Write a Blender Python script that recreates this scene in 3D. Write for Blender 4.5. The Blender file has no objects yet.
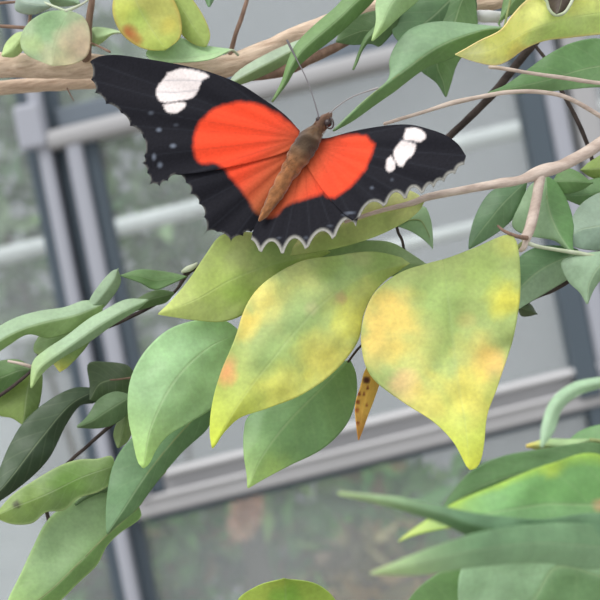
import bpy, bmesh, math, random
import numpy as np
from mathutils import Vector, Matrix, noise
from mathutils.geometry import delaunay_2d_cdt
random.seed(7)
scn = bpy.context.scene
col = scn.collection
ROLL = math.radians(12.0)
CR, SR = math.cos(ROLL), math.sin(ROLL)
EYE = Vector((0, 0, 1.5))
FW = 0.34            # frame width at distance 1
F0 = 0.40            # distance of the butterfly

def P(px, py, d):
    """point of the place seen at (px,py) of the 600 frame, d metres ahead"""
    k = FW * d / 600.0
    dx, dy = px - 300.0, py - 300.0
    return Vector((EYE.x + (dx*CR - dy*SR)*k, EYE.y + d, EYE.z - (dx*SR + dy*CR)*k))
def Q(px, py, z):    # z in millimetres behind the butterfly
    return P(px, py, F0 + z/1000.0)
def lin(c):
    c = c/255.0
    return c/12.92 if c <= 0.04045 else ((c+0.055)/1.055)**2.4
def C(r, g, b, k=1.0):
    return (min(lin(r)*k, .95), min(lin(g)*k, .95), min(lin(b)*k, .95))

# ------------------------------------------------------------------ objects
def tag(o, label=None, cat=None, group=None, kind=None):
    if label: o['label'] = label
    if cat: o['category'] = cat
    if group: o['group'] = group
    if kind: o['kind'] = kind
    return o
def empty(name, loc, **kw):
    o = bpy.data.objects.new(name, None); col.objects.link(o)
    o.location = loc; o.empty_display_size = 0.01
    return tag(o, **kw)
def origin(parent):
    v = Vector((0, 0, 0))
    while parent is not None:
        v += parent.location; parent = parent.parent
    return v
def link(name, verts, faces, mat, parent=None, smooth=True, cols=None, uvs=None, solid=0.0, loc=None, label=None, bevel=0.0):
    org = origin(parent)
    if loc is not None and parent is None: org = Vector(loc)
    me = bpy.data.meshes.new(name)
    me.from_pydata([tuple(Vector(v) - org) for v in verts], [], faces)
    me.update()
    if smooth:
        me.polygons.foreach_set('use_smooth', [True]*len(me.polygons))
    if cols is not None:
        a = me.color_attributes.new('Col', 'FLOAT_COLOR', 'POINT')
        arr = np.ones((len(verts), 4), dtype=np.float32); arr[:, :3] = np.array(cols, dtype=np.float32)
        a.data.foreach_set('color', arr.ravel())
    if uvs is not None:
        u = me.uv_layers.new(name='UVMap')
        li = np.zeros(len(me.loops), dtype=np.int32); me.loops.foreach_get('vertex_index', li)
        u.data.foreach_set('uv', np.array(uvs, dtype=np.float32)[li].ravel())
    me.materials.append(mat)
    o = bpy.data.objects.new(name, me); col.objects.link(o)
    if parent is not None: o.parent = parent
    elif loc is not None: o.location = loc
    if bevel:
        m = o.modifiers.new('bevel', 'BEVEL'); m.width = bevel; m.segments = 3; m.limit_method = 'ANGLE'
    if solid:
        m = o.modifiers.new('thick', 'SOLIDIFY'); m.thickness = solid; m.offset = -1.0
    if label: o['label'] = label
    return o

# ------------------------------------------------------------------ materials
def newmat(name):
    m = bpy.data.materials.new(name); m.use_nodes = True
    nt = m.node_tree; nt.nodes.clear()
    out = nt.nodes.new('ShaderNodeOutputMaterial')
    return m, nt, out
def N(nt, t, **kw):
    n = nt.nodes.new(t)
    for k, v in kw.items():
        if k.startswith('i_'): n.inputs[k[2:].replace('_', ' ')].default_value = v
        else: setattr(n, k, v)
    return n
def math_(nt, op, a, b=None, c=None, clamp=False):
    n = nt.nodes.new('ShaderNodeMath'); n.operation = op; n.use_clamp = clamp
    for i, v in enumerate((a, b, c)):
        if v is None: continue
        if isinstance(v, (int, float)): n.inputs[i].default_value = v
        else: nt.links.new(v, n.inputs[i])
    return n.outputs[0]
def mixc(nt, fac, a, b, mode='MIX'):
    n = nt.nodes.new('ShaderNodeMix'); n.data_type = 'RGBA'; n.blend_type = mode
    for s, v in ((n.inputs[0], fac), (n.inputs[6], a), (n.inputs[7], b)):
        if isinstance(v, (int, float)): s.default_value = v
        elif isinstance(v, tuple): s.default_value = v + (1,) if len(v) == 3 else v
        else: nt.links.new(v, s)
    return n.outputs[2]

def leaf_material(name, rough=0.5, trans=0.22, vein=0.3, spec=0.35):
    m, nt, out = newmat(name)
    L = nt.links.new
    at = N(nt, 'ShaderNodeAttribute', attribute_name='Col')
    uv = N(nt, 'ShaderNodeUVMap'); sx = N(nt, 'ShaderNodeSeparateXYZ'); L(uv.outputs[0], sx.inputs[0])
    a = math_(nt, 'MULTIPLY', math_(nt, 'ABSOLUTE', math_(nt, 'SUBTRACT', sx.outputs[0], 0.5)), 2.0)
    mid = math_(nt, 'SUBTRACT', 1.0, math_(nt, 'DIVIDE', a, 0.045, clamp=True), clamp=True)
    w = math_(nt, 'SUBTRACT', math_(nt, 'MULTIPLY', sx.outputs[1], 8.0), math_(nt, 'MULTIPLY', a, 1.7))
    pp = math_(nt, 'PINGPONG', w, 0.5)
    sv = math_(nt, 'SUBTRACT', 1.0, math_(nt, 'DIVIDE', pp, 0.09, clamp=True), clamp=True)
    sv = math_(nt, 'MULTIPLY', sv, 0.2)
    veins = math_(nt, 'MAXIMUM', mid, sv)
    tc = N(nt, 'ShaderNodeTexCoord')
    n1 = N(nt, 'ShaderNodeTexNoise', i_Scale=170.0, i_Detail=3.0); L(tc.outputs['Object'], n1.inputs['Vector'])
    n2 = N(nt, 'ShaderNodeTexNoise', i_Scale=1100.0, i_Detail=3.0); L(tc.outputs['Object'], n2.inputs['Vector'])
    r1 = N(nt, 'ShaderNodeMapRange'); r1.inputs[1].default_value = .3; r1.inputs[2].default_value = .7
    r1.inputs[3].default_value = .9; r1.inputs[4].default_value = 1.1; L(n1.outputs[0], r1.inputs[0])
    r2 = N(nt, 'ShaderNodeMapRange'); r2.inputs[1].default_value = .3; r2.inputs[2].default_value = .7
    r2.inputs[3].default_value = .93; r2.inputs[4].default_value = 1.07; L(n2.outputs[0], r2.inputs[0])
    f = math_(nt, 'MULTIPLY', r1.outputs[0], r2.outputs[0])
    vm = N(nt, 'ShaderNodeVectorMath', operation='SCALE'); L(at.outputs['Color'], vm.inputs[0]); L(f, vm.inputs['Scale'])
    base = mixc(nt, math_(nt, 'MULTIPLY', veins, vein), vm.outputs[0], (0.52, 0.62, 0.36))
    bp = N(nt, 'ShaderNodeBump', i_Strength=0.3, i_Distance=0.0003)
    hgt = math_(nt, 'ADD', math_(nt, 'MULTIPLY', veins, -0.8), math_(nt, 'MULTIPLY', n1.outputs[0], 1.2))
    L(hgt, bp.inputs['Height'])
    b = N(nt, 'ShaderNodeBsdfPrincipled', i_Roughness=rough)
    b.inputs['Specular IOR Level'].default_value = spec
    L(base, b.inputs['Base Color']); L(bp.outputs[0], b.inputs['Normal'])
    t = N(nt, 'ShaderNodeBsdfTranslucent')
    tcx = mixc(nt, 1.0, base, (1.0, 1.08, 0.72), 'MULTIPLY'); L(tcx, t.inputs[0])
    mx = N(nt, 'ShaderNodeMixShader'); mx.inputs[0].default_value = trans
    L(b.outputs[0], mx.inputs[1]); L(t.outputs[0], mx.inputs[2]); L(mx.outputs[0], out.inputs[0])
    return m
LEAF = leaf_material('leaf_surface', rough=.48, spec=.55)
SOFTLEAF = leaf_material('yellowing_leaf_surface', rough=0.6, trans=0.25, vein=0.12, spec=0.25)

def attr_material(name, rough=0.7, bump=0.0, bscale=900.0, spec=0.2, sheen=0.0):
    m, nt, out = newmat(name); L = nt.links.new
    at = N(nt, 'ShaderNodeAttribute', attribute_name='Col')
    b = N(nt, 'ShaderNodeBsdfPrincipled', i_Roughness=rough)
    b.inputs['Specular IOR Level'].default_value = spec
    if sheen: b.inputs['Sheen Weight'].default_value = sheen
    tc = N(nt, 'ShaderNodeTexCoord')
    n1 = N(nt, 'ShaderNodeTexNoise', i_Scale=bscale, i_Detail=4.0); L(tc.outputs['Object'], n1.inputs['Vector'])
    r = N(nt, 'ShaderNodeMapRange'); r.inputs[1].default_value = .3; r.inputs[2].default_value = .7
    r.inputs[3].default_value = .93; r.inputs[4].default_value = 1.07; L(n1.outputs[0], r.inputs[0])
    vm = N(nt, 'ShaderNodeVectorMath', operation='SCALE'); L(at.outputs['Color'], vm.inputs[0]); L(r.outputs[0], vm.inputs['Scale'])
    L(vm.outputs[0], b.inputs['Base Color'])
    if bump:
        bp = N(nt, 'ShaderNodeBump', i_Strength=bump, i_Distance=0.0003); L(n1.outputs[0], bp.inputs['Height']); L(bp.outputs[0], b.inputs['Normal'])
    L(b.outputs[0], out.inputs[0]); return m
WING = attr_material('wing_scales', 0.75, 0.15, 1600, 0.15)
BODY = attr_material('butterfly_fur', 0.9, 0.8, 2200, 0.1, 0.3)

def bark_material(name, c1, c2, rough=0.8, sc=(150, 900, 900), bump=0.6, detail=5.0):
    m, nt, out = newmat(name); L = nt.links.new
    tc = N(nt, 'ShaderNodeTexCoord'); mp = N(nt, 'ShaderNodeMapping')
    mp.inputs['Scale'].default_value = sc; mp.inputs['Rotation'].default_value = (0, ROLL, 0)
    L(tc.outputs['Object'], mp.inputs[0])
    n1 = N(nt, 'ShaderNodeTexNoise', i_Scale=1.0, i_Detail=detail, i_Roughness=0.65); L(mp.outputs[0], n1.inputs['Vector'])
    n2 = N(nt, 'ShaderNodeTexNoise', i_Scale=60.0, i_Detail=2.0); L(tc.outputs['Object'], n2.inputs['Vector'])
    r = N(nt, 'ShaderNodeValToRGB'); r.color_ramp.elements[0].position = .32; r.color_ramp.elements[1].position = .62
    r.color_ramp.elements[0].color = c2 + (1,); r.color_ramp.elements[1].color = c1 + (1,)
    L(n1.outputs[0], r.inputs[0])
    cc = mixc(nt, math_(nt, 'MULTIPLY', n2.outputs[0], .45), r.outputs[0], tuple(x*.8 for x in c1))
    b = N(nt, 'ShaderNodeBsdfPrincipled', i_Roughness=rough); b.inputs['Specular IOR Level'].default_value = .2
    L(cc, b.inputs['Base Color'])
    bp = N(nt, 'ShaderNodeBump', i_Strength=bump, i_Distance=0.0008); L(n1.outputs[0], bp.inputs['Height']); L(bp.outputs[0], b.inputs['Normal'])
    L(b.outputs[0], out.inputs[0]); return m
BARK = bark_material('tan_bark', C(226, 204, 182), C(170, 142, 120))
TWIG = bark_material('pinkish_twig_bark', C(214, 198, 186), C(168, 148, 136), sc=(150, 500, 500), bump=.4)
BROWNTWIG = bark_material('brown_twig_bark', C(150, 124, 108), C(100, 80, 68), sc=(400, 400, 120), bump=.4)
DARKTWIG = bark_material('dark_twig_bark', C(80, 70, 66), C(44, 38, 38), sc=(300, 300, 300), bump=.4)
GREENSTEM = bark_material('green_stem_skin', C(150, 160, 110), C(110, 125, 75), sc=(200, 200, 200), bump=.2)
PALESTEM = bark_material('pale_stem_skin', C(205, 212, 190), C(165, 180, 140), sc=(200, 200, 200), bump=.2)

def plain(name, c, rough=0.5, metal=0.0, spec=0.5, var=0.12, sc=30.0, bump=0.0):
    m, nt, out = newmat(name); L = nt.links.new
    tc = N(nt, 'ShaderNodeTexCoord')
    n1 = N(nt, 'ShaderNodeTexNoise', i_Scale=sc, i_Detail=4.0); L(tc.outputs['Object'], n1.inputs['Vector'])
    cc = mixc(nt, n1.outputs[0], tuple(x*(1-var) for x in c), tuple(min(1, x*(1+var)) for x in c))
    b = N(nt, 'ShaderNodeBsdfPrincipled', i_Roughness=rough, i_Metallic=metal); b.inputs['Specular IOR Level'].default_value = spec
    L(cc, b.inputs['Base Color'])
    if bump:
        bp = N(nt, 'ShaderNodeBump', i_Strength=bump, i_Distance=0.002); L(n1.outputs[0], bp.inputs['Height']); L(bp.outputs[0], b.inputs['Normal'])
    L(b.outputs[0], out.inputs[0]); return m

# ------------------------------------------------------------------ curves
def cr(pts, n):
    """Catmull-Rom through pts (rows of numbers), n samples evenly by arc length"""
    p = np.array(pts, float)
    if len(p) == 2:
        t = np.linspace(0, 1, n)[:, None]; return p[0]*(1-t)+p[1]*t
    e = np.vstack([2*p[0]-p[1], p, 2*p[-1]-p[-2]])
    out = []
    for i in range(1, len(e)-2):
        a, b, c, d = e[i-1], e[i], e[i+1], e[i+2]
        for t in np.linspace(0, 1, 16, endpoint=False):
            out.append(.5*((2*b)+(-a+c)*t+(2*a-5*b+4*c-d)*t*t+(-a+3*b-3*c+d)*t**3))
    out.append(p[-1]); out = np.array(out)
    s = np.r_[0, np.cumsum(np.linalg.norm(np.diff(out[:, :2], axis=0), axis=1)+1e-9)]
    q = np.linspace(0, s[-1], n)
    return np.stack([np.interp(q, s, out[:, k]) for k in range(out.shape[1])], 1)

def tube(name, pts, mat, parent, rough=0.06, seg=12, n=None, label=None, cols=None, flat=1.0):
    """pts: (px, py, z mm, radius px)"""
    n = n or max(8, int(sum(math.dist(pts[i][:2], pts[i+1][:2]) for i in range(len(pts)-1))/3.0))
    n = min(n, 160)
    c = cr(pts, n)
    W = [Q(*r[:3]) for r in c]; R = [max(r[3], .15)*FW*(F0+r[2]/1000)/600 for r in c]
    vs, fs, cs = [], [], []
    t0 = (W[1]-W[0]).normalized(); up = Vector((0, 1, 0))
    nrm = t0.cross(up); nrm = nrm.normalized() if nrm.length > 1e-4 else Vector((1, 0, 0))
    sd = random.random()*50
    for i in range(n):
        t = (W[min(i+1, n-1)]-W[max(i-1, 0)]).normalized()
        nrm = (nrm - t*nrm.dot(t)).normalized(); b = t.cross(nrm)
        for j in range(seg):
            a = 2*math.pi*j/seg
            rr = R[i]*(1+rough*2*(noise.noise(Vector((math.cos(a)*1.2, math.sin(a)*1.2, i*.22+sd)))))
            vs.append(W[i]+nrm*math.cos(a)*rr+b*math.sin(a)*rr*flat)
            if cols is not None: cs.append(cols(c[i][0], c[i][1], i/(n-1), a))
    for i in range(n-1):
        for j in range(seg):
            k = (j+1) % seg
            fs.append((i*seg+j, i*seg+k, (i+1)*seg+k, (i+1)*seg+j))
    for i, rev in ((0, 1), (n-1, 0)):
        ctr = len(vs); d = (W[0]-W[1]).normalized() if i == 0 else (W[-1]-W[-2]).normalized()
        vs.append(W[i]+d*R[i]*.6)
        if cols is not None: cs.append(cs[i*seg])
        for j in range(seg):
            k = (j+1) % seg
            fs.append((i*seg+k, i*seg+j, ctr) if rev else (i*seg+j, i*seg+k, ctr))
    return link(name, vs, fs, mat, parent, cols=cs if cols is not None else None, label=label)

# ------------------------------------------------------------------ leaves
def fbm(x, y, s):
    return noise.noise(Vector((x, y, s)))
def leaf(parent, base, tip, Lp, Rp, z, side=(2, 2), mid=None, c=(110, 150, 90), cr_=None, ctip=None, edge=None, blobs=(),
         bulge=0.0, n=30, m=18, mat=None, wave=0.5, label=None, name='leaf', rib=None, thick=0.25, k=1.22, ribcol=None, edw=.14):
    """outline of a blade: base -> Lp -> tip and base -> Rp -> tip in frame pixels, z=(base,tip) mm, side = mm the two
    margins stand back (+) or forward (-) of the midrib, giving the blade its fold"""
    mat = mat or LEAF
    Lc = cr([base]+list(Lp)+[tip], n); Rc = cr([base]+list(Rp)+[tip], n)
    if mid: Mc = cr([base]+list(mid)+[tip], n)
    else: Mc = (Lc+Rc)/2
    vs, uv, cs, fs = [], [], [], []
    sd = (base[0]*1.37+base[1]*.71+tip[0]) % 97
    pale = lambda q: np.array(q, float)*.82+np.array([1., 1., 1.])*(sum(q)/3*.18)
    cl = pale(c); crr = pale(cr_ or c)
    for i in range(n):
        t = i/(n-1)
        for j in range(2*m+1):
            s = (j-m)/m
            E = Lc[i] if s < 0 else Rc[i]; a = abs(s)
            p = Mc[i]*(1-a)+E*a
            prof = math.sin(math.pi*min(max(t, 0), 1))**.6 if 0 < t < 1 else 0
            zz = z[0]*(1-t)+z[1]*t - bulge*math.sin(math.pi*t)
            zz += (side[0] if s < 0 else side[1])*(a**1.25)*prof
            zz += wave*fbm(p[0]*.035, p[1]*.035, sd)*prof*2 + wave*.6*fbm(p[0]*.09, p[1]*.09, sd+9)*a*prof
            vs.append(Q(p[0], p[1], zz)); uv.append((s*.5+.5, t))
            f = min(max(s*4+.5, 0), 1)
            q = cl*(1-f)+crr*f
            if ctip:
                g = min(max((t-.6)/.4, 0), 1)**1.3; q = q*(1-g)+np.array(ctip, float)*g
            for bx, by, br, bc, ba in blobs:   # stains, patches of yellowing, painted shade under the butterfly
                dd = math.hypot(p[0]-bx, p[1]-by)/br
                dd += .35*fbm(p[0]*.08, p[1]*.08, sd+3)
                w = ba*max(0.0, 1-dd*dd) if dd < 1 else 0.0
                q = q*(1-w)+np.array(bc, float)*w
            if edge:
                g = min(max((a-1+edw)/edw, 0), 1)*.8; q = q*(1-g)+np.array(edge, float)*g
            cs.append(C(q[0], q[1], q[2], k))
    w = 2*m+1
    for i in range(n-1):
        for j in range(w-1):
            fs.append((i*w+j, i*w+j+1, (i+1)*w+j+1, (i+1)*w+j))
    o = link(name, vs, fs, mat, parent, cols=cs, uvs=uv, solid=thick/1000, label=label)
    if rib:   # raised midrib as a sub-part
        r0, r1 = rib
        pts = []
        for i in range(0, int((n-1)*.93), 3):
            t = i/(n-1); v = vs[i*w+m]
            zz = (v.y-EYE.y-F0)*1000
            pts.append((Mc[i][0], Mc[i][1], zz-.12, r0*(1-t)+r1*t))
        tube('midrib', pts, ribcol or GREENSTEM, o, seg=6, n=40, rough=0)
    return o

# ================================================================== BUTTERFLY
BX, BY = 310.0, 140.0
def wing_z(x, y, sidev):
    d = (x-BX)*.82+(y-BY)*.57; al = (x-BX)*-.57+(y-BY)*.82
    if sidev < 0: return -0.030*al + 0.012*abs(d) - 1.2*math.sin(min(abs(d)/200, 1)*math.pi)
    return -0.030*al - 0.095*abs(d) - .8*math.sin(min(abs(d)/140, 1)*math.pi)
def seg_dist(X, Y, poly, closed=True):
    D = np.full(X.shape, 1e9); n = len(poly)
    for i in range(n if closed else n-1):
        ax, ay = poly[i]; bx, by = poly[(i+1) % n]
        vx, vy = bx-ax, by-ay; l2 = vx*vx+vy*vy+1e-12
        t = np.clip(((X-ax)*vx+(Y-ay)*vy)/l2, 0, 1)
        D = np.minimum(D, np.hypot(X-ax-t*vx, Y-ay-t*vy))
    return D
def inside(X, Y, poly):
    r = np.zeros(X.shape, bool); n = len(poly); j = n-1
    for i in range(n):
        xi, yi = poly[i]; xj, yj = poly[j]
        c = ((yi > Y) != (yj > Y)) & (X < (xj-xi)*(Y-yi)/((yj-yi) if yj != yi else 1e-9)+xi)
        r ^= c; j = i
    return r
def sdf(X, Y, poly):
    d = seg_dist(X, Y, poly); return np.where(inside(X, Y, poly), -d, d)
def smooth_poly(pts, n): return [tuple(q) for q in cr(pts+[pts[0]], n)[:-1]]
def arcs(teeth, depth, out=4):
    """margin through the given teeth with a rounded bay between each pair; depth px toward the wing"""
    r = []
    for i in range(len(teeth)-1):
        (ax, ay), (bx, by) = teeth[i], teeth[i+1]; dep = depth[i] if isinstance(depth, (list, tuple)) else depth
        dx, dy = bx-ax, by-ay; l = math.hypot(dx, dy); nx, ny = -dy/l, dx/l
        for k in range(10):
            t = k/10; h = dep*(math.sin(math.pi*t)**.55 if t > 0 else 0)
            r.append((ax+dx*t+nx*h, ay+dy*t+ny*h))
    r.append(teeth[-1]); return r
butterfly = empty('butterfly', Q(300, 165, 0), label='black butterfly with red-orange wing patches and white bars, perched on the yellowing leaves', cat='butterfly')

LF_teeth = [(90, 62), (91, 80), (95, 93), (106, 104), (121, 113), (130, 126), (143, 137), (144, 156), (141, 163), (147, 173), (149, 185), (160, 187), (168, 181), (178, 175)]
LF_margin = arcs(LF_teeth, -2.6)
LF = cr([(300, 131), (285, 115), (262, 98), (240, 84), (215, 74), (190, 67), (165, 62), (140, 58), (118, 55), (101, 56), (92, 60)], 60).tolist() + LF_margin + \
     cr([(178, 175), (205, 172), (240, 165), (275, 156), (296, 148)], 14).tolist()[1:]
LH_teeth = [(174, 173), (186, 183), (190, 194), (199, 204), (204, 217), (204, 234), (217, 232), (231, 242), (243, 236), (251, 232)]
LH = [(292, 146), (240, 158), (200, 165)] + arcs(LH_teeth, -3.0) + cr([(251, 232), (256, 226), (264, 214), (275, 195), (290, 170)], 16).tolist()[1:]
RF_teeth = [(466, 156), (464, 165), (455, 172), (452, 178), (441, 183), (430, 187), (420, 191), (405, 196), (384, 208), (357, 226)]
def bays(lst):
    o = []
    for a, pk, b in lst:
        mx, my = (a[0]+b[0])/2, (a[1]+b[1])/2
        for i in range(13):
            t = i/12; h = math.sin(math.pi*t)**.75 if 0 < t < 1 else 0
            o.append((a[0]*(1-t)+b[0]*t+(pk[0]-mx)*h, a[1]*(1-t)+b[1]*t+(pk[1]-my)*h))
    return o
RFB = bays([((464, 165), (459, 166.5), (456, 172)), ((455, 174), (449, 174), (445, 180)), ((444, 182), (438.5, 180.5), (435, 186)), ((433, 188), (429, 184.5), (424, 192)), ((421, 194), (413, 187.5), (407, 198)), ((404, 199), (395, 192.5), (387, 204)), ((383, 207), (371, 202.5), (360, 217))])
RHB = bays([((356, 227), (346, 220), (336, 236)), ((332, 239.5), (321, 231.5), (309, 246.5)), ((305, 249.5), (294, 238.5), (284, 253.5)), ((281, 253.5), (272, 241.5), (262, 252.5)), ((259, 251), (255, 243), (251, 240))])
RFD = [2, 2.5, 3, 3.5, 4, 4, 5, 7.5, 11]
RF = cr([(316, 138), (328, 138), (350, 132), (370, 128), (393, 125), (411, 125), (428, 129), (445, 135), (458, 144), (466, 156)], 60).tolist() + RFB + \
     cr([(358, 224), (345, 215), (325, 194), (308, 168), (303, 158)], 14).tolist()[1:]
RH_teeth = [(361, 221), (357, 226), (335, 238), (311, 246), (283, 252), (263, 252), (252, 240)]
RHD = [0, 10, 9, 8.5, 8, 3]
RH = [(305, 150), (322, 175), (350, 206), (358, 218)] + RHB + cr([(251, 239), (254, 228), (262, 214), (275, 195), (290, 170)], 16).tolist()[1:]

BLK = np.array(C(26, 26, 33)); WHT = np.array(C(238, 228, 226)); ORG = np.array(C(246, 78, 46)); ORG2 = np.array(C(196, 78, 54)); BRN = np.array(C(160, 96, 58))
FRG = np.array(C(160, 159, 152)); GRY = np.array(C(110, 118, 132))
LO = smooth_poly([(223, 105), (210, 112), (198, 125), (194, 140), (195, 156), (203, 164), (214, 163), (224, 168), (231, 178), (240, 188), (248, 200), (258, 214), (278, 214), (300, 175), (303, 140), (296, 128), (277, 114), (262, 106), (242, 102)], 90)
RO = [(300, 150), (318, 142), (339, 137), (355, 135), (366, 136), (374, 144), (372, 155), (366, 168), (355, 182), (345, 191), (335, 198), (328, 197), (324, 193), (306, 199), (285, 206), (266, 214), (262, 205), (280, 175)]
LW = [smooth_poly([(168, 73), (180, 69), (193, 70), (206, 74), (209, 77), (202, 80.5), (200, 86), (198, 91), (192, 98), (178, 101), (163, 102.5), (157, 97), (157, 88), (163, 80)], 60),
      smooth_poly([(163, 105), (174, 103), (185, 103), (184, 108), (176, 113), (167, 112)], 30)]
RW = [smooth_poly([(406, 129), (415, 128), (422, 131), (426, 137), (420, 142), (413, 141), (404, 139)], 30),
      smooth_poly([(402, 140), (410, 142), (416, 145), (413, 155), (407, 160), (402, 167), (396, 162), (394, 151)], 30),
      smooth_poly([(391, 156), (395, 163), (394, 170), (389, 172), (386, 168), (387, 160)], 24)]
dots_ = [(159, 130, 3.2, 2.4, .8), (173, 146, 3.6, 2.4, .9), (154, 157, 2.4, 4, .8), (160, 165, 3, 3.4, .7), (151, 113, 3, 2.4, .4), (176, 125, 3, 2, .25), (372, 188, 2.5, 1.8, .55),
         (350, 213, 6, 1.6, .6), (345, 215, 4, 1.5, .4), (392, 180, 2, 2, .3), (306, 238, 3, 2, .3), (330, 226, 4, 1.4, .3), (279, 238, 3, 1.5, .3)]
def wing(name, poly, sidev, off, root, veins, fringe):
    step = 1.35
    xs = [p[0] for p in poly]; ys = [p[1] for p in poly]
    gx, gy = np.meshgrid(np.arange(min(xs), max(xs), step), np.arange(min(ys), max(ys), step))
    gx = gx.ravel(); gy = gy.ravel() ; d = sdf(gx, gy, poly); ok = d < -step*.6
    pts = [Vector((float(a), float(b))) for a, b in poly]; ne = len(pts)
    pts += [Vector((float(a), float(b))) for a, b in zip(gx[ok], gy[ok])]
    V, E, F, *_ = delaunay_2d_cdt(pts, [(i, (i+1) % ne) for i in range(ne)], [], 1, 1e-4)
    X = np.array([v.x for v in V]); Y = np.array([v.y for v in V])
    colr = np.tile(BLK, (len(V), 1))
    nz = np.array([noise.noise(Vector((x*.12, y*.12, 3))) for x, y in zip(X, Y)])
    nz2 = np.array([noise.noise(Vector((x*.5, y*.5, 8))) for x, y in zip(X, Y)])
    colr *= (1+.35*nz2)[:, None]
    def put(mask, c):
        nonlocal colr
        mask = np.clip(mask, 0, 1)[:, None]; colr = colr*(1-mask)+c*mask
    for q in (LO, RO):
        m_ = np.clip(.5-(sdf(X, Y, q)+nz*1.2+nz2*.6)/5.0, 0, 1)
        dB = np.abs((X-BX)*.82+(Y-BY)*.57)
        g = np.clip(1-dB/60, 0, 1)[:, None]**1.3
        o_ = ORG*(1-g)+ORG2*g
        b_ = np.clip(1-dB/36, 0, 1)[:, None]*np.clip(((X-BX)*-.57+(Y-BY)*.82)/50+.55, 0, 1)[:, None]; o_ = o_*(1-b_*.85)+BRN*b_*.85
        put(m_, o_)
    for vx, vy in veins:
        dv = seg_dist(X, Y, [root, (vx, vy)], False); isor = colr[:, 0] > .25
        put(np.where(isor, np.clip(1-dv/1.3, 0, 1)*.28, np.clip(1-dv/1.2, 0, 1)*.05), np.where(isor[:, None], ORG2*.55, GRY))
    for q in LW+RW:
        put(.5-(sdf(X, Y, q)+nz2*.8)/2.0, WHT*(1-.10*np.clip(nz2+.3, 0, 1))[:, None])
    for ln in ([(165, 80.5), (185, 80), (203, 81.5)], [(157, 92), (176, 92.5), (198, 90)], [(400, 140), (416, 143)]):
        put(np.clip(1.2-seg_dist(X, Y, ln, False)/1.1, 0, 1)*.35, GRY)
    for x0, y0, rx, ry, a_ in dots_:
        put(np.clip(1.2-np.hypot((X-x0)/rx, (Y-y0)/ry), 0, 1)*a_, GRY*1.2)
    if fringe:
        dE = seg_dist(X, Y, fringe[0], False); teeth = fringe[1]
        dT = np.min([np.hypot(X-a, Y-b) for a, b in teeth], axis=0)
        put(np.clip(1.5-dE/fringe[2], 0, 1)*np.clip((dT-2.0)/3, 0, 1)*fringe[3], FRG)
    W = [Q(x, y, wing_z(x, y, sidev)+off+.35*math.sin(math.atan2(y-root[1], x-root[0])*22)*min(math.hypot(x-root[0], y-root[1])/120, 1)) for x, y in zip(X, Y)]
    return link(name, W, [tuple(f) for f in F], WING, butterfly, cols=colr, solid=.00012)
wing('forewing', LF, -1, 0, (303, 138), [(92, 62), (91, 80), (106, 104), (130, 126), (144, 156), (150, 185), (170, 181), (215, 73)], (LF_margin, LF_teeth, 1.1, .4)); 
wing('hindwing', LH, -1, .5, (300, 150), [(186, 183), (199, 204), (204, 234), (231, 242), (251, 232)], (arcs(LH_teeth, -3.0), LH_teeth, 1.0, .35))
wing('forewing', RF, 1, 0, (312, 144), [(466, 156), (455, 172), (430, 187), (405, 196), (384, 208), (357, 226), (411, 125)], (RFB, [(0, 0)], 2.2, .9))
wing('hindwing', RH, 1, .5, (304, 152), [(335, 238), (311, 246), (283, 252), (263, 252)], (RHB, [(0, 0)], 2.6, 1.0))

def bodycol(x, y, t, a):
    n_ = noise.noise(Vector((x*.2, y*.2, a*1.5)))
    th, ab = np.array([104, 84, 66.]), np.array([146, 98, 62.])
    g = min(max((t-.36)/.14, 0), 1); q = th*(1-g)+ab*g
    if t < .14: q = np.array([96, 72, 58.])
    q = q*(1+.3*n_)
    dk = math.exp(-((t-.3)/.07)**2)*.35; q = q*(1-dk)
    return C(*q)
tube('body', [(331, 113, -2.5, 2), (327, 118, -2.8, 5.5), (321, 125, -2.6, 7), (317, 130, -2.4, 6.5), (311, 138, -2.2, 11.5), (301, 152, -2.4, 12), (294, 164, -2.6, 9.5), (288, 174, -3.0, 8), (278, 191, -3.6, 7.5), (269, 206, -4.0, 5.5), (262, 217, -4.6, 3), (259, 221, -4.7, 1)],
     BODY, butterfly, rough=.12, seg=24, n=80, cols=bodycol)
# short fur on thorax
fv, ff, fc = [], [], []
cen = cr([(322, 124, -2.8, 6), (309, 140, -2.4, 10), (300, 153, -2.6, 10.5), (290, 170, -3.2, 7)], 40)
for i in range(900):
    q = cen[random.randrange(40)]; a = random.uniform(-math.pi, math.pi); k = FW*F0/600
    o_ = Vector((math.cos(a)*.82, math.sin(a), -math.cos(a)*.57)).normalized()
    b_ = Q(q[0], q[1], q[2])+o_*q[3]*k*.9; h = Vector((-.57*CR-.82*SR, 0, .57*SR-.82*CR))*.0010
    e = b_+o_*.0005+h*random.uniform(.6, 1.2); s = Vector((.82, .3, -.57))*.00004
    j = len(fv); fv += [b_-s, b_+s, e]; ff.append((j, j+1, j+2))
    w = random.uniform(.7, 1.25); fc += [C(118*w, 88*w, 62*w)]*3
o = link('thorax_fur', fv, ff, BODY, butterfly, cols=fc); o['kind'] = 'stuff'
def ball(name, px, py, z, r, c, parent, mat=None, sq=(1, 1, 1)):
    bm = bmesh.new(); bmesh.ops.create_uvsphere(bm, u_segments=16, v_segments=10, radius=1)
    k = FW*(F0+z/1000)/600*r; ctr = Q(px, py, z)
    vs = [Vector((v.co.x*k*sq[0], v.co.y*k*sq[1], v.co.z*k*sq[2]))+ctr for v in bm.verts]; fs = [tuple(v.index for v in f.verts) for f in bm.faces]
    bm.free(); return link(name, vs, fs, mat or plain(name+'_skin', c, .25), parent)
EYEM = plain('compound_eye', C(48, 34, 34), .3)
ball('eye', 328, 123, -4.0, 4.2, None, butterfly, EYEM); ball('eye', 318.5, 119.5, -3.0, 2.8, None, butterfly, EYEM)
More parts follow.
